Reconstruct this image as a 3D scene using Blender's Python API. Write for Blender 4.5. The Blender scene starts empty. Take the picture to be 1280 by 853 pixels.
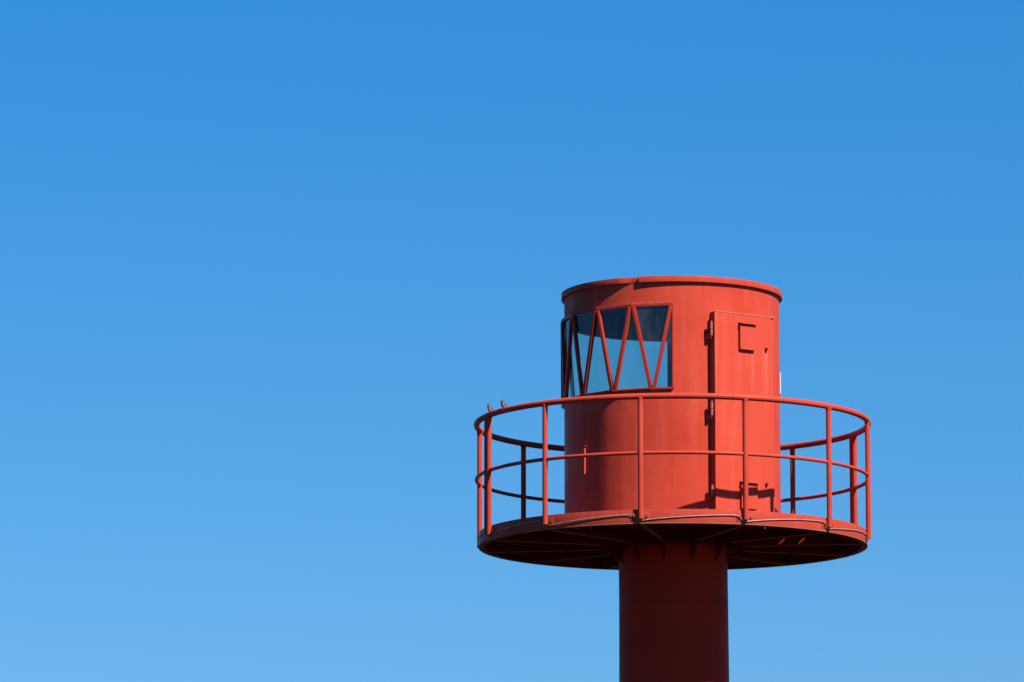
import bpy, bmesh, math, random
from math import sin, cos, pi, radians as rad
from mathutils import Vector, Matrix, Euler

random.seed(7)
scene = bpy.context.scene
col = scene.collection
Z0 = 7.9                                    # height of the gallery's underside above the quay

# ---------------------------------------------------------------- camera
cam_d = bpy.data.cameras.new('camera')
cam_d.sensor_fit = 'HORIZONTAL'
cam_d.sensor_width = 36.0
cam_d.lens = 36.0 * 6478.7 / 1280.0
cam_d.clip_start, cam_d.clip_end = 0.5, 20000.0
cam = bpy.data.objects.new('camera', cam_d)
col.objects.link(cam)
cam.location = (0.0, -50.9085, Z0 - 6.289)
cam.rotation_euler = (rad(90.0 + 9.327), 0.0, rad(1.7895))
scene.camera = cam

# ---------------------------------------------------------------- daylight
SUN_AZ, SUN_EL = rad(44.5), rad(45.0)       # azimuth right of the direction towards the camera
world = bpy.data.worlds.new('World')
scene.world = world
world.use_nodes = True
wn = world.node_tree
bg = wn.nodes['Background']
sky = wn.nodes.new('ShaderNodeTexSky')
sky.sky_type = 'NISHITA'
sky.sun_disc = False
sky.sun_elevation = SUN_EL
sky.sun_rotation = pi - SUN_AZ
sky.air_density, sky.dust_density, sky.ozone_density = 1.5, 0.0, 10.0
wtc = wn.nodes.new('ShaderNodeTexCoord')
wadd = wn.nodes.new('ShaderNodeVectorMath'); wadd.operation = 'ADD'
wadd.inputs[1].default_value = (0, 0, 0.08)
wnor = wn.nodes.new('ShaderNodeVectorMath'); wnor.operation = 'NORMALIZE'
wsat = wn.nodes.new('ShaderNodeHueSaturation'); wsat.inputs['Saturation'].default_value = 1.3
wmul = wn.nodes.new('ShaderNodeVectorMath'); wmul.operation = 'MULTIPLY'
wmul.inputs[1].default_value = (1.12, 0.985, 1.015)
wn.links.new(wtc.outputs['Generated'], wadd.inputs[0])
wn.links.new(wadd.outputs[0], wnor.inputs[0])
wn.links.new(wnor.outputs[0], sky.inputs[0])
wn.links.new(sky.outputs[0], wsat.inputs['Color'])
wn.links.new(wsat.outputs[0], wmul.inputs[0])
wn.links.new(wmul.outputs[0], bg.inputs['Color'])
bg.inputs['Strength'].default_value = 0.0670

sun_d = bpy.data.lights.new('sun', 'SUN')
sun_d.energy = 5.0
sun_d.angle = rad(0.53)
sun_d.color = (1.0, 0.95, 0.88)
sun = bpy.data.objects.new('sun', sun_d)
col.objects.link(sun)
sdir = Vector((sin(SUN_AZ) * cos(SUN_EL), -cos(SUN_AZ) * cos(SUN_EL), sin(SUN_EL)))
sun.rotation_euler = sdir.to_track_quat('Z', 'Y').to_euler()
sun.location = sdir * 60

vs = scene.view_settings
vs.view_transform = 'Standard'
vs.look = 'None'
vs.exposure = 0.95
vs.gamma = 1.0
vs.use_curve_mapping = False
scene.cycles.max_bounces = 10
scene.cycles.transparent_max_bounces = 16

# ---------------------------------------------------------------- materials
def new_mat(name):
    m = bpy.data.materials.new(name)
    m.use_nodes = True
    nt = m.node_tree
    return m, nt, nt.nodes['Principled BSDF']

def N(nt, typ, **kw):
    n = nt.nodes.new(typ)
    for k, v in kw.items():
        setattr(n, k, v)
    return n

def noise(nt, vec, scale, detail=4.0, rough=0.55, stretch=None):
    if stretch:
        mp = N(nt, 'ShaderNodeMapping')
        mp.inputs['Scale'].default_value = stretch
        nt.links.new(vec, mp.inputs['Vector'])
        vec = mp.outputs[0]
    n = N(nt, 'ShaderNodeTexNoise')
    n.inputs['Scale'].default_value = scale
    n.inputs['Detail'].default_value = detail
    n.inputs['Roughness'].default_value = rough
    nt.links.new(vec, n.inputs['Vector'])
    return n.outputs['Fac']

def ramp(nt, fac, p0, c0, p1, c1):
    r = N(nt, 'ShaderNodeValToRGB')
    e = r.color_ramp.elements
    e[0].position, e[0].color = p0, (*c0, 1) if len(c0) == 3 else c0
    e[1].position, e[1].color = p1, (*c1, 1) if len(c1) == 3 else c1
    nt.links.new(fac, r.inputs['Fac'])
    return r.outputs['Color']

def mix(nt, fac, a, b, mode='MIX'):
    m = N(nt, 'ShaderNodeMix', data_type='RGBA', blend_type=mode)
    if isinstance(fac, float): m.inputs['Factor'].default_value = fac
    else: nt.links.new(fac, m.inputs['Factor'])
    for key, v in ((6, a), (7, b)):
        if isinstance(v, tuple): m.inputs[key].default_value = (*v, 1)
        else: nt.links.new(v, m.inputs[key])
    return m.outputs[2]

G3 = lambda v: (v, v, v)

def red_paint(name, base, dark, pale, rough=(0.36, 0.55), streak=0.35, bump=0.12, stains=False):
    """weathered marine gloss: patchy fading, vertical wash streaks, specks of dirt, slightly wavy sheet"""
    m, nt, b = new_mat(name)
    tc = N(nt, 'ShaderNodeTexCoord').outputs['Object']
    big = noise(nt, tc, 1.6, 5)
    c = mix(nt, ramp(nt, big, 0.35, G3(0), 0.7, G3(1)), base, dark)
    st = noise(nt, tc, 9.0, 4, 0.6, (1.0, 1.0, 0.07))
    stf = ramp(nt, st, 0.5, G3(0), 0.78, G3(streak))
    c = mix(nt, stf, c, pale)
    if stains:
        # chalky run-off below the vent boxes and the knobs of the door
        def mth(op, a, b=0.0, c=None):
            q = N(nt, 'ShaderNodeMath', operation=op)
            for i, v in enumerate((a, b)):
                if isinstance(v, float): q.inputs[i].default_value = v
                else: nt.links.new(v, q.inputs[i])
            return q.outputs[0]
        sx = N(nt, 'ShaderNodeSeparateXYZ'); nt.links.new(tc, sx.inputs[0])
        t = mth('ADD', mth('MULTIPLY', sx.outputs['X'], cos(rad(36.5))), mth('MULTIPLY', sx.outputs['Y'], sin(rad(36.5))))
        tot = None
        for t0, z0, ln, w, k in ((-0.005, 1.82, 0.50, 0.016, 0.55), (0.150, 1.82, 0.62, 0.020, 0.75), (0.317, 1.85, 0.70, 0.026, 0.9),
                                 (0.085, 1.82, 0.25, 0.014, 0.35), (0.309, 0.51, 0.30, 0.020, 0.6), (-0.29, 1.90, 0.9, 0.014, 0.4)):
            dx = mth('DIVIDE', mth('SUBTRACT', t, t0), w)
            ga = mth('POWER', 2.718, mth('MULTIPLY', mth('MULTIPLY', dx, dx), -1.0))
            dn = mth('DIVIDE', mth('SUBTRACT', z0, sx.outputs['Z']), ln)
            fa = mth('MULTIPLY', mth('GREATER_THAN', dn, 0.0), mth('MAXIMUM', mth('SUBTRACT', 1.0, dn), 0.0))
            v = mth('MULTIPLY', mth('MULTIPLY', ga, fa), k * 0.6)
            tot = v if tot is None else mth('MAXIMUM', tot, v)
        c = mix(nt, tot, c, (0.47, 0.11, 0.085))
    sp = noise(nt, tc, 55.0, 3, 0.6)
    spf = ramp(nt, sp, 0.69, G3(0), 0.75, G3(0.45))
    c = mix(nt, spf, c, (0.16, 0.03, 0.02))
    nt.links.new(c, b.inputs['Base Color'])
    rr = noise(nt, tc, 4.0, 5, 0.6, (1, 1, 0.35))
    nt.links.new(ramp(nt, rr, 0.3, G3(rough[0]), 0.7, G3(rough[1])), b.inputs['Roughness'])
    b.inputs['Specular IOR Level'].default_value = 0.5
    b.inputs['IOR'].default_value = 1.14
    b1 = N(nt, 'ShaderNodeBump')
    b1.inputs['Strength'].default_value = bump
    b1.inputs['Distance'].default_value = 0.05
    nt.links.new(noise(nt, tc, 2.6, 2, 0.5), b1.inputs['Height'])
    b2 = N(nt, 'ShaderNodeBump')
    b2.inputs['Strength'].default_value = 0.06
    b2.inputs['Distance'].default_value = 0.003
    nt.links.new(noise(nt, tc, 160.0, 3), b2.inputs['Height'])
    nt.links.new(b1.outputs[0], b2.inputs['Normal'])
    nt.links.new(b2.outputs[0], b.inputs['Normal'])
    return m

RED = (0.415, 0.046, 0.0245)
M = {}
M['wall'] = red_paint('red_cabin_paint', RED, (0.355, 0.033, 0.017), (0.46, 0.078, 0.052), streak=0.5)
M['door'] = red_paint('red_door_paint', (0.425, 0.050, 0.027), (0.40, 0.044, 0.024), (0.47, 0.088, 0.062), streak=0.5, stains=True)
M['rail'] = red_paint('red_rail_paint', (0.40, 0.047, 0.028), (0.35, 0.036, 0.022), (0.45, 0.08, 0.057), streak=0.3, bump=0.03)
M['fascia'] = red_paint('red_fascia_paint', (0.38, 0.046, 0.029), (0.33, 0.036, 0.022), (0.43, 0.075, 0.055), streak=0.35, bump=0.06)
M['column'] = red_paint('red_column_paint', (0.45, 0.022, 0.010), (0.39, 0.018, 0.008), (0.45, 0.04, 0.022), (0.5, 0.65), 0.2)
M['under'] = red_paint('shade_darkened_red', (0.19, 0.010, 0.004), (0.12, 0.006, 0.003), (0.20, 0.018, 0.008), (0.6, 0.8), 0.2)  # red darkened to carry the deep shade below the gallery
M['brown'] = red_paint('rusty_brown_primer', (0.30, 0.105, 0.04), (0.21, 0.065, 0.024), (0.34, 0.13, 0.055), (0.6, 0.85), 0.3)
M['window'] = red_paint('dark_red_window_paint', (0.30, 0.026, 0.013), (0.26, 0.021, 0.011), (0.36, 0.05, 0.032), (0.25, 0.4), 0.2, 0.02)

def plain(name, colr, rough, metal=0.0, var=0.25, scale=30.0):
    m, nt, b = new_mat(name)
    tc = N(nt, 'ShaderNodeTexCoord').outputs['Object']
    n = noise(nt, tc, scale, 4)
    d = tuple(v * (1 - var) for v in colr)
    nt.links.new(ramp(nt, n, 0.35, d, 0.65, colr), b.inputs['Base Color'])
    b.inputs['Roughness'].default_value = rough
    b.inputs['Metallic'].default_value = metal
    return m

M['inside'] = plain('grey_interior_paint', (0.10, 0.105, 0.11), 0.7)
M['cable'] = plain('pale_cable_sheath', (0.38, 0.21, 0.155), 0.5, var=0.35, scale=12)
M['white'] = plain('white_plastic', (0.42, 0.42, 0.41), 0.45, var=0.08)
M['seal_lit_edge'] = plain('chalky_sealant_lit_edge', (0.41, 0.070, 0.045), 0.7, var=0.4, scale=25)  # sealant bead, and the painted sunlit line over the door
M['bolt'] = plain('dark_bolt', (0.16, 0.022, 0.018), 0.5)
M['hinge'] = plain('worn_hinge_paint', (0.34, 0.060, 0.040), 0.5, var=0.4, scale=60)

def glass_mat():
    m, nt, b = new_mat('window_glass')
    nt.nodes.remove(b)
    out = nt.nodes['Material Output']
    tr = N(nt, 'ShaderNodeBsdfTransparent'); tr.inputs['Color'].default_value = (0.75, 0.865, 0.825, 1)
    gl = N(nt, 'ShaderNodeBsdfGlossy'); gl.inputs['Roughness'].default_value = 0.02
    df = N(nt, 'ShaderNodeBsdfDiffuse'); df.inputs['Color'].default_value = (0.5, 0.5, 0.48, 1)
    ge = N(nt, 'ShaderNodeNewGeometry')
    dt = N(nt, 'ShaderNodeVectorMath', operation='DOT_PRODUCT')
    nt.links.new(ge.outputs['Normal'], dt.inputs[0]); nt.links.new(ge.outputs['Incoming'], dt.inputs[1])
    def mth(op, a, b=0.0):
        q = N(nt, 'ShaderNodeMath', operation=op)
        for i, v in enumerate((a, b)):
            if isinstance(v, float): q.inputs[i].default_value = v
            else: nt.links.new(v, q.inputs[i])
        return q.outputs[0]
    om = mth('SUBTRACT', 1.0, mth('ABSOLUTE', dt.outputs['Value']))
    fr = mth('ADD', mth('MULTIPLY', mth('POWER', om, 5.0), 0.92), 0.065)
    tc = N(nt, 'ShaderNodeTexCoord').outputs['Object']
    dirt = ramp(nt, noise(nt, tc, 5.0, 5, 0.6, (1, 1, 0.3)), 0.42, G3(0.004), 0.78, G3(0.075))
    m1 = N(nt, 'ShaderNodeMixShader'); m2 = N(nt, 'ShaderNodeMixShader')
    nt.links.new(dirt, m1.inputs[0]); nt.links.new(tr.outputs[0], m1.inputs[1]); nt.links.new(df.outputs[0], m1.inputs[2])
    nt.links.new(fr, m2.inputs[0]); nt.links.new(m1.outputs[0], m2.inputs[1]); nt.links.new(gl.outputs[0], m2.inputs[2])
    nt.links.new(m2.outputs[0], out.inputs['Surface'])
    return m
M['glass'] = glass_mat()

def bird_mat():
    m, nt, b = new_mat('bird_plumage')
    tc = N(nt, 'ShaderNodeTexCoord').outputs['Object']
    sx = N(nt, 'ShaderNodeSeparateXYZ'); nt.links.new(tc, sx.inputs[0])
    mr = N(nt, 'ShaderNodeMapRange')
    mr.inputs['From Min'].default_value, mr.inputs['From Max'].default_value = -0.012, 0.010
    nt.links.new(sx.outputs['Z'], mr.inputs['Value'])
    n = noise(nt, tc, 120.0, 4, 0.6, (0.4, 1, 1))
    back = ramp(nt, n, 0.35, (0.035, 0.024, 0.015), 0.65, (0.10, 0.065, 0.038))
    belly = ramp(nt, n, 0.3, (0.26, 0.18, 0.11), 0.7, (0.38, 0.28, 0.18))
    c = mix(nt, mr.outputs[0], belly, back)
    nt.links.new(c, b.inputs['Base Color'])
    b.inputs['Roughness'].default_value = 0.85
    return m
M['bird'] = bird_mat()
M['wing'] = plain('brown_wing_feathers', (0.075, 0.05, 0.03), 0.8, var=0.6, scale=180)
M['beak'] = plain('horn_beak', (0.16, 0.11, 0.06), 0.5)
M['eye'] = plain('black_eye', (0.01, 0.01, 0.01), 0.15)

def ground_mat(name, a, bcol, rough, s):
    m, nt, b = new_mat(name)
    tc = N(nt, 'ShaderNodeTexCoord').outputs['Object']
    c = ramp(nt, noise(nt, tc, s, 8, 0.6), 0.35, a, 0.65, bcol)
    c2 = ramp(nt, noise(nt, tc, s * 40, 4, 0.6), 0.3, G3(0.7), 0.7, G3(1.0))
    nt.links.new(mix(nt, 1.0, c, c2, 'MULTIPLY'), b.inputs['Base Color'])
    b.inputs['Roughness'].default_value = rough
    b.inputs['IOR'].default_value = 1.15
    return m
M['quay'] = ground_mat('quay_asphalt', (0.018, 0.017, 0.016), (0.032, 0.031, 0.029), 0.95, 0.4)

def water_mat():
    m, nt, b = new_mat('harbour_water')
    tc = N(nt, 'ShaderNodeTexCoord').outputs['Object']
    b.inputs['Base Color'].default_value = (0.006, 0.018, 0.024, 1)
    b.inputs['Roughness'].default_value = 0.12
    bp = N(nt, 'ShaderNodeBump'); bp.inputs['Strength'].default_value = 0.6; bp.inputs['Distance'].default_value = 0.2
    nt.links.new(noise(nt, tc, 0.8, 6, 0.6), bp.inputs['Height'])
    nt.links.new(bp.outputs[0], b.inputs['Normal'])
    return m
M['water'] = water_mat()

# ---------------------------------------------------------------- mesh helpers
def pol(R, az, z=0.0):
    """azimuth 0 faces the camera, positive to the right of the picture"""
    return Vector((R * sin(az), -R * cos(az), z))

def build(name, bm, mat, parent=None, smooth=True, bevel=0.0, sharp=35.0):
    if bevel:
        bmesh.ops.remove_doubles(bm, verts=bm.verts, dist=1e-6)
        ed = [e for e in bm.edges if len(e.link_faces) == 2 and e.calc_face_angle(0) > rad(45)]
        bmesh.ops.bevel(bm, geom=ed, offset=bevel, segments=2, profile=0.6, affect='EDGES', clamp_overlap=True)
    bmesh.ops.recalc_face_normals(bm, faces=bm.faces)
    me = bpy.data.meshes.new(name)
    bm.to_mesh(me); bm.free()
    mats = mat if isinstance(mat, (list, tuple)) else [mat]
    for q in mats: me.materials.append(q)
    if smooth:
        for p in me.polygons: p.use_smooth = True
        me.set_sharp_from_angle(angle=rad(sharp))
    o = bpy.data.objects.new(name, me)
    col.objects.link(o)
    if parent: o.parent = parent
    return o

def ring(bm, R0, R1, z0, z1, a0=-pi, a1=pi, n=192, prof=None, mi=0):
    """swept rectangle R0..R1 x z0..z1 between two azimuths; closed when it spans the circle"""
    full = abs((a1 - a0) - 2 * pi) < 1e-6
    pr = prof or [(R0, z0), (R1, z0), (R1, z1), (R0, z1)]
    k = n if full else n + 1
    rows = []
    for i in range(k):
        a = a0 + (a1 - a0) * i / n
        rows.append([bm.verts.new(pol(R, a, z)) for R, z in pr])
    m = len(pr)
    for i in range(n):
        A, B = rows[i], rows[(i + 1) % k]
        for j in range(m):
            f = bm.faces.new((A[j], B[j], B[(j + 1) % m], A[(j + 1) % m])); f.material_index = mi
    if not full:
        bm.faces.new(rows[0]); bm.faces.new(list(reversed(rows[-1])))

def tube(bm, pts, r, n=12, closed=False, rr=None):
    pts = [Vector(p) for p in pts]
    rows = []
    N_ = len(pts)
    up = Vector((0, 0, 1))
    for i, p in enumerate(pts):
        a = pts[(i - 1) % N_] if (closed or i > 0) else p
        b = pts[(i + 1) % N_] if (closed or i < N_ - 1) else p
        t = (b - a).normalized()
        ref = up if abs(t.z) < 0.95 else Vector((0, 1, 0))
        u = t.cross(ref).normalized(); w = u.cross(t)
        q = rr[i] if rr else r
        rows.append([bm.verts.new(p + (u * cos(2 * pi * j / n) + w * sin(2 * pi * j / n)) * q) for j in range(n)])
    for i in range(N_ if closed else N_ - 1):
        A, B = rows[i], rows[(i + 1) % N_]
        # keep seams aligned
        for j in range(n):
            bm.faces.new((A[j], A[(j + 1) % n], B[(j + 1) % n], B[j]))
    if not closed:
        bm.faces.new(list(reversed(rows[0]))); bm.faces.new(rows[-1])

def box(bm, o, ex, ey, ez, x0, x1, y0, y1, z0, z1):
    """box in the frame o + x*ex + y*ey + z*ez"""
    v = [bm.verts.new(o + ex * x + ey * y + ez * z) for x in (x0, x1) for y in (y0, y1) for z in (z0, z1)]
    for f in ((0, 1, 3, 2), (4, 6, 7, 5), (0, 4, 5, 1), (2, 3, 7, 6), (0, 2, 6, 4), (1, 5, 7, 3)):
        bm.faces.new([v[i] for i in f])

def cyl(bm, p0, p1, r0, r1=None, n=16, dome=0.0):
    r1 = r0 if r1 is None else r1
    p0, p1 = Vector(p0), Vector(p1)
    t = (p1 - p0).normalized()
    pts, rr = [p0, p1], [r0, r1]
    if dome:
        for k in range(1, 4):
            a = k / 4 * pi / 2
            pts.append(p1 + t * dome * sin(a)); rr.append(r1 * cos(a))
    tube(bm, pts, r0, n, rr=rr)

ZUP = Vector((0, 0, 1))

# ---------------------------------------------------------------- ground and water
bm = bmesh.new()
for (x, y) in ((-9000, -9000), (9000, -9000), (9000, 9000), (-9000, 9000)): bm.verts.new((x, y, -1.6))
bm.faces.new(bm.verts[:])
o = build('sea', bm, M['water'], smooth=False); o['kind'] = 'structure'
bm = bmesh.new()
box(bm, Vector(), Vector((1, 0, 0)), Vector((0, 1, 0)), ZUP, -60, 60, -140, 9, -6.0, 0.0)
o = build('quay', bm, M['quay'], smooth=False, bevel=0.05); o['kind'] = 'structure'

# ---------------------------------------------------------------- the beacon tower
T = bpy.data.objects.new('harbour_beacon', None)
col.objects.link(T)
T.location = (0, 0, Z0)
T['label'] = 'red steel harbour beacon with round glazed cabin and railed gallery on a thick column'
T['category'] = 'lighthouse'

R_DR, R_FA, R_RAIL, R_POST = 1.070, 1.920, 1.9409, 1.9460
Z_DECK, Z_MID, Z_RAIL, Z_RB, Z_RT = 0.129, 0.6733, 1.2196, 2.4775, 2.5369
AZ_POST = [rad(-9 + 30 * k) for k in range(-5, 7)]

# column: slightly conical tube with two weld seams and a base flange
bm = bmesh.new()
prof = [(0.537, 0.10), (0.5375, -0.60), (0.5385, -0.604), (0.5385, -0.612), (0.5375, -0.616),
        (0.552, -3.2), (0.556, -3.205), (0.556, -3.22), (0.553, -3.225), (0.585, -7.86), (0.85, -7.86), (0.85, -7.90)]
rows = []
for R, z in prof:
    cx = 0.010 * min(1.0, max(0.0, -z / 1.2))
    rows.append([bm.verts.new(pol(R, 2 * pi * i / 128, z) + Vector((cx, 0, 0))) for i in range(128)])
for A, B in zip(rows, rows[1:]):
    for i in range(128):
        bm.faces.new((A[i], A[(i + 1) % 128], B[(i + 1) % 128], B[i]))
column = build('column', bm, M['column'], T)

# collar and gussets under the gallery
bm = bmesh.new()
ring(bm, 0.530, 0.556, -0.03, 0.098)
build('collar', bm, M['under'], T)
g0 = None
for a in AZ_POST:
    if g0 is None:
        bm = bmesh.new()
        e, s = pol(1, 0), Vector((cos(0), sin(0), 0))
        pts = [(0.530, -0.17), (0.546, -0.17), (0.66, -0.004), (0.742, -0.004), (0.742, 0.098), (0.530, 0.098)]
        fr = [bm.verts.new(e * x + ZUP * z + s * 0.007) for x, z in pts]
        bk = [bm.verts.new(e * x + ZUP * z - s * 0.007) for x, z in pts]
        bm.faces.new(fr); bm.faces.new(list(reversed(bk)))
        for i in range(6):
            j = (i + 1) % 6
            bm.faces.new((fr[i], bk[i], bk[j], fr[j]))
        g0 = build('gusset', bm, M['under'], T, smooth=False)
        g = g0
    else:
        g = g0.copy(); col.objects.link(g); g.parent = T
    g.rotation_euler = (0, 0, a)

# deck plate with two drain slots that let the sun through
bm = bmesh.new()
ring(bm, 0.40, 1.909, 0.100, 0.127, n=144)
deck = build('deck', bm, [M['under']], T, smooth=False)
SP = [Vector((1.0707, -0.1757, 0.0337)), Vector((1.2667, -0.2067, 0.037))]
cut = bmesh.new()
for p in SP:
    t = (0.1135 - p.z) / sdir.z
    c = p + sdir * t
    cyl(cut, (c.x, c.y, 0.05), (c.x, c.y, 0.18), 0.027, n=20)
bmesh.ops.recalc_face_normals(cut, faces=cut.faces)
cme = bpy.data.meshes.new('cutter'); cut.to_mesh(cme); cut.free()
cob = bpy.data.objects.new('cutter', cme); col.objects.link(cob); cob.parent = T
md = deck.modifiers.new('slots', 'BOOLEAN'); md.object = cob; md.operation = 'DIFFERENCE'; md.solver = 'EXACT'
bpy.context.view_layer.update()
dg = bpy.context.evaluated_depsgraph_get()
nm = bpy.data.meshes.new_from_object(deck.evaluated_get(dg))
deck.modifiers.clear()
deck.data = nm
nm.name = 'deck'
bpy.data.objects.remove(cob); bpy.data.meshes.remove(cme)

# fascia band with its rolled bottom flange
bm = bmesh.new()
ring(bm, 1.910, R_FA, 0.0065, Z_DECK + 0.004, n=240)
fascia = build('fascia', bm, M['fascia'], T, bevel=0.002)
bm = bmesh.new()
ring(bm, 1.862, R_FA + 0.001, -0.004, 0.006, n=240)
build('flange', bm, M['brown'], T)

# radial ribs: plate with a foot flange
r0 = None
for a in AZ_POST:
    if r0 is None:
        bm = bmesh.new()
        e, s = pol(1, 0), Vector((1, 0, 0))
        box(bm, Vector(), e, s, ZUP, 0.742, 1.861, -0.006, 0.006, -0.002, 0.099)
        box(bm, Vector(), e, s, ZUP, 0.735, 1.861, -0.017, 0.017, -0.012, -0.003)
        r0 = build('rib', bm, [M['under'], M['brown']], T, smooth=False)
        for p in r0.data.polygons:
            if max(r0.data.vertices[v].co.z for v in p.vertices) < 0.0: p.material_index = 1
        r = r0
    else:
        r = r0.copy(); col.objects.link(r); r.parent = T
    r.rotation_euler = (0, 0, a)

# short stubs added along the front edge to show as small sunlit spots
for a in (rad(-28.2), rad(-24.2), rad(27.5)):
    bm = bmesh.new()
    cyl(bm, pol(1.902, a, -0.030), pol(1.902, a, 0.0), 0.007, n=10)
    build('sunlit_spot_stub', bm, M['rail'], T)

# rails
def circle_pts(R, z, n=240): return [pol(R, 2 * pi * i / n, z) for i in range(n)]
bm = bmesh.new(); tube(bm, circle_pts(R_RAIL, Z_RAIL), 0.0295, 14, True)
build('top_rail', bm, M['rail'], T)
bm = bmesh.new(); tube(bm, circle_pts(R_RAIL, Z_MID), 0.0185, 12, True)
build('mid_rail', bm, M['rail'], T)

for ja in (17.6, -101.5, 140.0):
    bm = bmesh.new()
    tube(bm, [pol(R_RAIL, rad(ja + d), Z_RAIL) for d in (-0.22, -0.12, 0.12, 0.22)], 0.03, 16, rr=[0.0296, 0.0318, 0.0318, 0.0296])
    build('weld_collar', bm, M['rail'], T)

# stanchions (two of the positions have a pair, where the rail sections meet)
pa = list(AZ_POST)
pairs = [(rad(-69), rad(-68.85), rad(-66.95)), (rad(111), rad(110.15), rad(112.05))]
angs = []
for a in pa:
    for c, l, h in pairs:
        if abs(a - c) < 1e-3:
            angs += [(l, True), (h, True)]; break
    else:
        angs.append((a, False))
p0 = None
for a, dbl in angs:
    if p0 is None:
        bm = bmesh.new()
        tube(bm, [(0, -R_POST, 0.040), (0, -R_POST, Z_RAIL - 0.012)], 0.0262, 16)
        # weld beads under the rail and at the mid rail
        tube(bm, [(0, -R_POST, Z_RAIL - 0.046), (0, -R_POST, Z_RAIL - 0.030), (0, -R_POST, Z_RAIL - 0.014)], 0.03, 16, rr=[0.0262, 0.0295, 0.031])
        p0 = build('railing_post', bm, M['rail'], T)
        bm = bmesh.new()
        ring(bm, R_FA + 0.0005, R_FA + 0.0065, 0.030, 0.103, rad(-2.4), rad(2.4), 8)
        br0 = build('bracket', bm, M['fascia'], p0, bevel=0.0015)
        bm = bmesh.new()
        for sgn in (1,):
            cyl(bm, pol(R_FA + 0.004, rad(1.75), 0.064), pol(R_FA + 0.024, rad(1.75), 0.064), 0.0095, n=6)
        b0 = build('bolt', bm, M['bolt'], p0, smooth=False)
        b1 = b0.copy(); col.objects.link(b1); b1.parent = p0; b1.rotation_euler = (0, 0, rad(-3.5))
        p0['proto'] = 1
        o = p0; del p0['proto']
    else:
        o = p0.copy(); col.objects.link(o); o.parent = T
        for ch in (br0, b0, b1):
            c = ch.copy(); col.objects.link(c); c.parent = o
    o.rotation_euler = (0, 0, a)

# thin pale cable looped along the fascia
pts = []
ca = sorted(AZ_POST)
Rc = R_FA + 0.0085
for i, a in enumerate(ca):
    b = ca[(i + 1) % 12] + (2 * pi if i == 11 else 0)
    sag = random.uniform(-0.006, 0.006)
    hi = 0.086 + random.uniform(-0.005, 0.004)
    pts += [pol(Rc, a - rad(0.3), 0.022), pol(Rc, a + rad(0.9), 0.027), pol(Rc, a + rad(2.2), 0.033)]
    for k in range(1, 12):
        f = k / 12
        h = 0.033 + (hi - 0.033) * (1 - (1 - f) ** 1.9)
        pts.append(pol(Rc, a + rad(2.2) + (b - a - rad(5.2)) * f, h + sag * sin(pi * f)))
    pts += [pol(Rc + 0.004, b - rad(3.0), hi), pol(Rc + 0.007, b - rad(2.3), hi - 0.004),
            pol(Rc + 0.007, b - rad(1.5), hi - 0.022), pol(Rc + 0.004, b - rad(0.9), 0.032)]
bm = bmesh.new(); tube(bm, pts, 0.0047, 8, True)
build('cable', bm, M['cable'], T)

# ---------------------------------------------------------------- cabin
ZW0, ZW1 = 1.412, 2.262                     # glazing band
STEP = rad(21.4)
AZR = rad(0.6)                              # right end of the glazing
AZL = AZR - STEP * 8.36                     # it runs round the left half of the cabin to the back
bm = bmesh.new()
Ri = R_DR - 0.02
ring(bm, Ri, R_DR, Z_DECK - 0.02, ZW0, n=384)
ring(bm, Ri, R_DR, ZW1, Z_RT - 0.012, n=192)
ring(bm, Ri, R_DR, ZW0, ZW1, AZR + rad(0.2), AZL + 2 * pi - rad(0.2), 110)
# butted bands share faces: drop the hidden ones
bmesh.ops.remove_doubles(bm, verts=bm.verts, dist=1e-5)
wall = build('cabin_wall', bm, [M['wall'], M['inside']], T, sharp=30)
for p in wall.data.polygons:
    c = p.center; q = Vector((c.x, c.y, 0))
    if q.length < R_DR - 0.012 and abs(p.normal.z) < 0.5: p.material_index = 1
# the rolled plates of the lower wall run slightly flat beside their joint left of the front
for v in wall.data.vertices:
    if v.co.z < ZW0 + 0.01:
        d = rad(-36.5) - math.atan2(v.co.x, -v.co.y)
        if 0 < d < rad(38):
            f = d / rad(9) if d < rad(9) else 1 - (d - rad(9)) / rad(29)
            k = 1 - 0.009 * f / R_DR
            v.co.x *= k; v.co.y *= k
# vertical weld seam below the window's corner
bm = bmesh.new()
ring(bm, R_DR - 0.002, R_DR + 0.0015, Z_DECK, ZW0 - 0.03, rad(-0.2), rad(0.2), 2)
build('weld_seam', bm, M['wall'], T)

bm = bmesh.new()
ring(bm, 0.02, R_DR - 0.021, Z_RT - 0.10, Z_RT - 0.03, n=96)
bmesh.ops.holes_fill(bm, edges=bm.edges)
build('ceiling', bm, M['inside'], T, smooth=False)
bm = bmesh.new()
nr = 5
rows = [[bm.verts.new(pol(R_DR * 0.995 * (1 - k / nr) + 0.01, 2 * pi * i / 96, Z_RT - 0.012 + 0.02 * sin(pi / 2 * k / nr))) for i in range(96)] for k in range(nr + 1)]
for A, B in zip(rows, rows[1:]):
    for i in range(96): bm.faces.new((A[i], A[(i + 1) % 96], B[(i + 1) % 96], B[i]))
bm.faces.new(rows[-1])
build('roof', bm, M['wall'], T)

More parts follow.
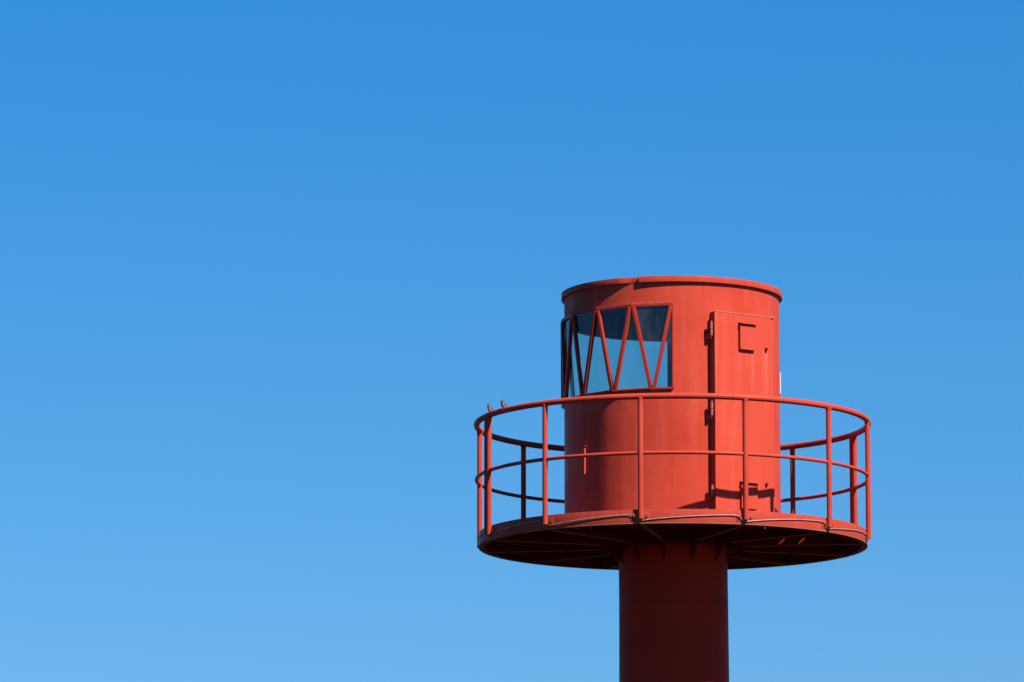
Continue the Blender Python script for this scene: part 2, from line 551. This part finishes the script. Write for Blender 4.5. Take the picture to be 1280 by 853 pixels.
# roof rim: two bent flat bars, a short flush piece where they should meet
g_l, g_r = rad(-21.6), rad(-17.2)
bm = bmesh.new()
ring(bm, R_DR + 0.0005, 1.1015, Z_RB, Z_RT, g_r, rad(170), 170)
build('roof_rim', bm, M['rail'], T, bevel=0.003)
bm = bmesh.new()
rows = []
n = 150
for i in range(n + 1):
    a = rad(-189.5) + (g_l - rad(-189.5)) * i / n
    f = min(1.0, (g_l - a) / rad(7.0))
    Ro = 1.078 + 0.020 * (f * f * (3 - 2 * f))
    zb = Z_RB + 0.002
    rows.append([bm.verts.new(pol(R, a, z)) for R, z in ((R_DR + 0.0005, zb), (Ro, zb), (Ro, Z_RT), (R_DR + 0.0005, Z_RT))])
for A, B in zip(rows, rows[1:]):
    for j in range(4): bm.faces.new((A[j], B[j], B[(j + 1) % 4], A[(j + 1) % 4]))
bm.faces.new(rows[0]); bm.faces.new(list(reversed(rows[-1])))
build('roof_rim', bm, M['rail'], T, bevel=0.002)
bm = bmesh.new()
ring(bm, R_DR + 0.0005, 1.0745, Z_RB + 0.006, Z_RT - 0.002, g_l + rad(0.05), g_r - rad(0.05), 8)
build('rim_joint', bm, M['wall'], T, bevel=0.0015)

# ---------------------------------------------------------------- glazing
RV = 1.097                                   # radius of the glazing's vertices
RVF = 1.086                                  # glass
nb = 8
top_az = [AZR - STEP * k for k in range(nb + 1)]
top_az[-1] = AZL + rad(1.0) if False else top_az[-1]
bot_az = [AZR - STEP * (k + 0.5) for k in range(nb)]
NBAR = 6                                     # the bays past this one are a single clear sheet
bm = bmesh.new()
def polyring(bm, azs, Rin, Rout, z0, z1):
    rows = [[bm.verts.new(pol(R, a, z)) for R, z in ((Rin, z0), (Rout, z0), (Rout, z1), (Rin, z1))] for a in azs]
    for A, B in zip(rows, rows[1:]):
        for j in range(4): bm.faces.new((A[j], B[j], B[(j + 1) % 4], A[(j + 1) % 4]))
    bm.faces.new(rows[0]); bm.faces.new(list(reversed(rows[-1])))
hd = top_az + [AZL]
sl = [AZR] + bot_az + [AZL]
polyring(bm, hd, 1.0475, RV + 0.008, ZW1 - 0.022, ZW1 + 0.006)
polyring(bm, sl, 1.0475, RV + 0.013, ZW0 + 0.004, ZW0 + 0.024)
frame = build('window_frame', bm, M['window'], T, smooth=False, bevel=0.003)
bm = bmesh.new()
polyring(bm, hd[:5], R_DR - 0.01, RV + 0.002, ZW1 + 0.0065, ZW1 + 0.014)
build('sealant_bead', bm, M['seal_lit_edge'], frame, smooth=False)
# jambs
for a, w in ((AZR - rad(0.15), 0.012), (AZL + rad(0.2), 0.02)):
    bm = bmesh.new()
    e, s = pol(1, a), Vector((cos(a), sin(a), 0))
    box(bm, Vector(), e, s, ZUP, 1.0475, RV, -w / 2, w / 2, ZW0 + 0.025, ZW1 - 0.023)
    build('jamb', bm, M['window'], frame, smooth=False, bevel=0.002)

zt, zb = ZW1 - 0.022, ZW0 + 0.024
def glass_tri(P, name='pane'):
    bm = bmesh.new()
    c = sum(P, Vector()) / len(P)
    nrm = (P[1] - P[0]).cross(P[2] - P[0]).normalized()
    if nrm.dot(Vector((c.x, c.y, 0))) < 0: nrm = -nrm
    f = [bm.verts.new(p) for p in P]
    bm.faces.new(f)
    return build(name, bm, M['glass'], frame, smooth=False)
def bar(P, Q, w=0.036, dep=0.034, name='glazing_bar', off=0.0):
    """square section bar between two glazing vertices, its depth along the radius"""
    P, Q = Vector(P), Vector(Q)
    t = (Q - P).normalized()
    m = (P + Q) / 2
    out = Vector((m.x, m.y, 0)); out = (out - t * out.dot(t)).normalized()
    s = t.cross(out)
    bm = bmesh.new()
    box(bm, P, t, s, out, 0.0, (Q - P).length, off - w / 2, off + w / 2, -dep * 0.55, dep * 0.45)
    return build(name, bm, M['window'], frame, smooth=True, bevel=0.006, sharp=50)
SH = rad(0.95)                               # two bars stand side by side at every vertex
for k in range(nb):
    A, B = pol(RVF, top_az[k], zt), pol(RVF, top_az[k + 1], zt)
    C = pol(RVF, bot_az[k], zb)
    Cp = pol(RVF, bot_az[k - 1], zb) if k else pol(RVF, AZR, zb)
    if k < NBAR:
        glass_tri([A, B, C])
        glass_tri([Cp, C, A])
        bar(pol(RV - 0.004, top_az[k] - SH, zt), pol(RV - 0.004, bot_az[k] + SH, zb))
        if k < NBAR - 1:
            bar(pol(RV - 0.004, bot_az[k] - SH, zb), pol(RV - 0.004, top_az[k + 1] + SH, zt))
    else:
        e_az = top_az[k + 1] if k + 1 < nb else AZL
        s_az = bot_az[k - 1] if k == NBAR else top_az[k]
        glass_tri([pol(RVF, s_az, zb), A, pol(RVF, e_az, zt), pol(RVF, e_az, zb)])

# ---------------------------------------------------------------- door
A_D, D_D = rad(36.5), 1.12
en = pol(1, A_D)
et = Vector((cos(A_D), sin(A_D), 0))
ez = ZUP
T0, T1, ZD1 = -0.310, 0.418, 2.190
bm = bmesh.new()
box(bm, Vector(), et, en, ez, T0 + 0.012, T1, 0.985, D_D - 0.008, Z_DECK, ZD1 - 0.004)
dframe = build('door_frame', bm, M['door'], T, smooth=False, bevel=0.004)
bm = bmesh.new()
box(bm, Vector(), et, en, ez, T0, T1 - 0.040, D_D - 0.0075, D_D + 0.002, Z_DECK + 0.03, ZD1 - 0.012)
door = build('door', bm, M['door'], T, smooth=False, bevel=0.003)
door['label'] = 'red steel door with two hooded vent boxes'
bm = bmesh.new()
box(bm, Vector(), et, en, ez, T0, T1, D_D - 0.0077, D_D + 0.0045, ZD1 - 0.0115, ZD1 + 0.004)
build('drip_strip', bm, M['seal_lit_edge'], door, smooth=False, bevel=0.003)  # paler than the door: sunlit top edge put into the colour

def vent(t0, t1, z0, z1):
    bm = bmesh.new()
    box(bm, Vector(), et, en, ez, t0, t1, D_D + 0.0025, D_D + 0.034, z0, z1)
    v = build('vent_cover', bm, M['door'], door, smooth=False, bevel=0.003)
    bm = bmesh.new()
    # hood: thin plate sloping outwards above the cover
    P = [(t0 - 0.004, D_D + 0.0025, z1 + 0.022), (t1 + 0.026, D_D + 0.0025, z1 + 0.022),
         (t1 + 0.026, D_D + 0.058, z1 + 0.010), (t0 - 0.004, D_D + 0.058, z1 + 0.010)]
    top = [bm.verts.new(et * a + en * b + ez * c) for a, b, c in P]
    bot = [bm.verts.new(et * a + en * b + ez * (c - 0.004)) for a, b, c in P]
    bm.faces.new(top); bm.faces.new(list(reversed(bot)))
    for i in range(4):
        j = (i + 1) % 4
        bm.faces.new((top[i], bot[i], bot[j], top[j]))
    build('hood', bm, M['door'], v, smooth=False)
vent(-0.020, 0.168, 1.832, 2.078)
vent(-0.016, 0.180, 0.266, 0.512)

for t, z in ((0.317, 1.87), (0.309, 0.533)):
    bm = bmesh.new()
    p = et * t + ez * z
    cyl(bm, p + en * (D_D + 0.002), p + en * (D_D + 0.006), 0.026, n=20)
    cyl(bm, p + en * (D_D + 0.006), p + en * (D_D + 0.034), 0.0135, n=16, dome=0.008)
    build('knob', bm, M['door'], door, sharp=40)

for (z0, z1) in ((1.945, 2.078), (1.158, 1.289), (0.372, 0.468)):
    bm = bmesh.new()
    hp = et * (T0 - 0.020) + en * (D_D - 0.028)
    zm = (z0 + z1) / 2
    for (a, b, r) in ((z0, zm - 0.002, 0.0145), (zm + 0.002, z1, 0.0165), (z0 - 0.012, z0, 0.008), (z1, z1 + 0.012, 0.009)):
        cyl(bm, hp + ez * a, hp + ez * b, r, n=14)
    box(bm, Vector(), et, en, ez, T0 - 0.020, T0 + 0.003, D_D - 0.033, D_D - 0.024, z0 + 0.01, z1 - 0.01)
    build('hinge', bm, M['hinge'], door, sharp=40)
    # lug on the wall that carries the pin
    bm = bmesh.new()
    box(bm, Vector(), et, en, ez, T0 - 0.034, T0 + 0.02, 0.99, D_D - 0.045, z0 - 0.03, z0 + 0.012)
    build('hinge_lug', bm, M['wall'], dframe, smooth=False, bevel=0.003)

# ---------------------------------------------------------------- small fittings on the wall
a = rad(-52.6)
bm = bmesh.new()
Rh = R_DR + 0.062
e, s = pol(1, a), Vector((cos(a), sin(a), 0))
box(bm, Vector(), e, s, ZUP, R_DR - 0.004, R_DR + 0.019, -0.005, 0.005, 0.646, 0.905)
box(bm, Vector(), e, s, ZUP, R_DR - 0.004, R_DR + 0.022, -0.020, 0.020, 0.9155, 0.9215)
build('wall_lug', bm, M['rail'], T, smooth=False, bevel=0.002)

a = rad(94)
bm = bmesh.new()
e, s = pol(1, a), Vector((cos(a), sin(a), 0))
box(bm, Vector(), e, s, ZUP, R_DR - 0.010, R_DR + 0.010, -0.07, 0.07, 1.53, 1.745)
jb = build('junction_box', bm, M['white'], T, smooth=False, bevel=0.004)
jb['label'] = 'small white box on the right side of the cabin'

# ---------------------------------------------------------------- birds
def make_bird(az, heading, pitch, roll, scale, label, head_turn):
    """small songbird: one continuous lofted body, wings, beak, eyes and legs as parts. Local +X is forward, origin at the feet"""
    root = bpy.data.objects.new('perched_bird', None); col.objects.link(root)
    # body rings along the spine: x, z, half width, half height
    body = [(-0.078, -0.006, .0045, .0016), (-0.062, -0.004, .0062, .0022), (-0.046, -0.002, .0070, .0040), (-0.036, 0.0, .0120, .0105),
            (-0.022, 0.0, .0190, .0185), (-0.004, 0.000, .0225, .0225), (0.014, 0.002, .0215, .0215), (0.028, 0.007, .0185, .0190),
            (0.037, 0.010, .0165, .0165), (0.046, 0.011, .0172, .0172), (0.055, 0.011, .0145, .0145), (0.061, 0.011, .0090, .0090), (0.064, 0.011, .0030, .003)]
    bm = bmesh.new()
    rows = []
    for x, z, w, h in body:
        rows.append([bm.verts.new((x, 1.12 * w * cos(2 * pi * j / 16), z + 1.15 * h * sin(2 * pi * j / 16))) for j in range(16)])
    for A, B in zip(rows, rows[1:]):
        for j in range(16): bm.faces.new((A[j], A[(j + 1) % 16], B[(j + 1) % 16], B[j]))
    bm.faces.new(list(reversed(rows[0]))); bm.faces.new(rows[-1])
    b = build('body', bm, M['bird'], root, sharp=180)
    b.rotation_euler = Euler((roll, -pitch, heading), 'XYZ')
    b.location = (0, 0, 0.020)
    sm = b.modifiers.new('smooth', 'SUBSURF'); sm.levels = 1; sm.render_levels = 1
    for sg in (1, -1):
        bm = bmesh.new()
        wr = [(0.024, .004, .010, .010), (0.010, .0045, .013, .013), (-0.010, .0045, .012, .012), (-0.032, .0035, .0085, .007), (-0.056, .002, .003, .003)]
        rows = []
        for x, th, hh, hz in wr:
            yb = sg * (0.0205 if x > -0.02 else 0.0205 - (-0.02 - x) * 0.36)
            rows.append([bm.verts.new((x, yb + th * cos(2 * pi * j / 10), 0.004 + hh * sin(2 * pi * j / 10))) for j in range(10)])
        for A, B in zip(rows, rows[1:]):
            for j in range(10): bm.faces.new((A[j], A[(j + 1) % 10], B[(j + 1) % 10], B[j]))
        bm.faces.new(list(reversed(rows[0]))); bm.faces.new(rows[-1])
        w = build('wing', bm, M['wing'], root, sharp=180)
        w.rotation_euler = b.rotation_euler; w.location = b.location
        bm = bmesh.new()
        bmesh.ops.create_uvsphere(bm, u_segments=10, v_segments=6, radius=0.0022, matrix=Matrix.Translation((0.055, sg * 0.0148, 0.010)))
        ey = build('eye', bm, M['eye'], root); ey.rotation_euler = b.rotation_euler; ey.location = b.location
        bm = bmesh.new()
        fwd = Vector((cos(heading), sin(heading), 0)); sd = Vector((-sin(heading), cos(heading), 0))
        hip = Vector((0, 0, 0.024)) + sd * sg * 0.007 - fwd * 0.002
        foot = Vector((0, 0, 0.001)) + sd * sg * 0.008 + fwd * 0.002
        tube(bm, [hip, (hip + foot) / 2 - fwd * 0.004, foot], 0.0013, 6)
        for da in (-0.5, 0, 0.5, pi):
            d = Vector((cos(heading + da), sin(heading + da), 0))
            tube(bm, [foot, foot + d * 0.006 + Vector((0, 0, 0.0006)), foot + d * 0.011 - Vector((0, 0, 0.003))], 0.0009, 5, rr=[.0011, .001, .0005])
        build('leg', bm, M['beak'], root)
    bm = bmesh.new()
    tube(bm, [(0.055, 0, 0.002), (0.060, 0, -0.003), (0.065, 0, -0.0095)], 0.004, 8, rr=[0.0048, 0.0034, 0.0004])
    k = build('beak', bm, M['beak'], root); k.rotation_euler = b.rotation_euler; k.location = b.location
    root.location = pol(R_RAIL, az, Z0 + Z_RAIL + 0.0295)
    root.scale = (scale,) * 3
    root['label'] = label
    root['category'] = 'bird'
    root['group'] = 'small birds perched on the gallery rail'
    return root
make_bird(rad(-66.4), rad(232), rad(48), 0.0, 1.0, 'small brown bird on the top rail nearer its left end, sitting upright with tail down', 0)
make_bird(rad(-57.6), rad(240), rad(42), 0.0, 1.0, 'small tan and dark brown bird on the top rail nearer the cabin, slightly higher perched', 0)
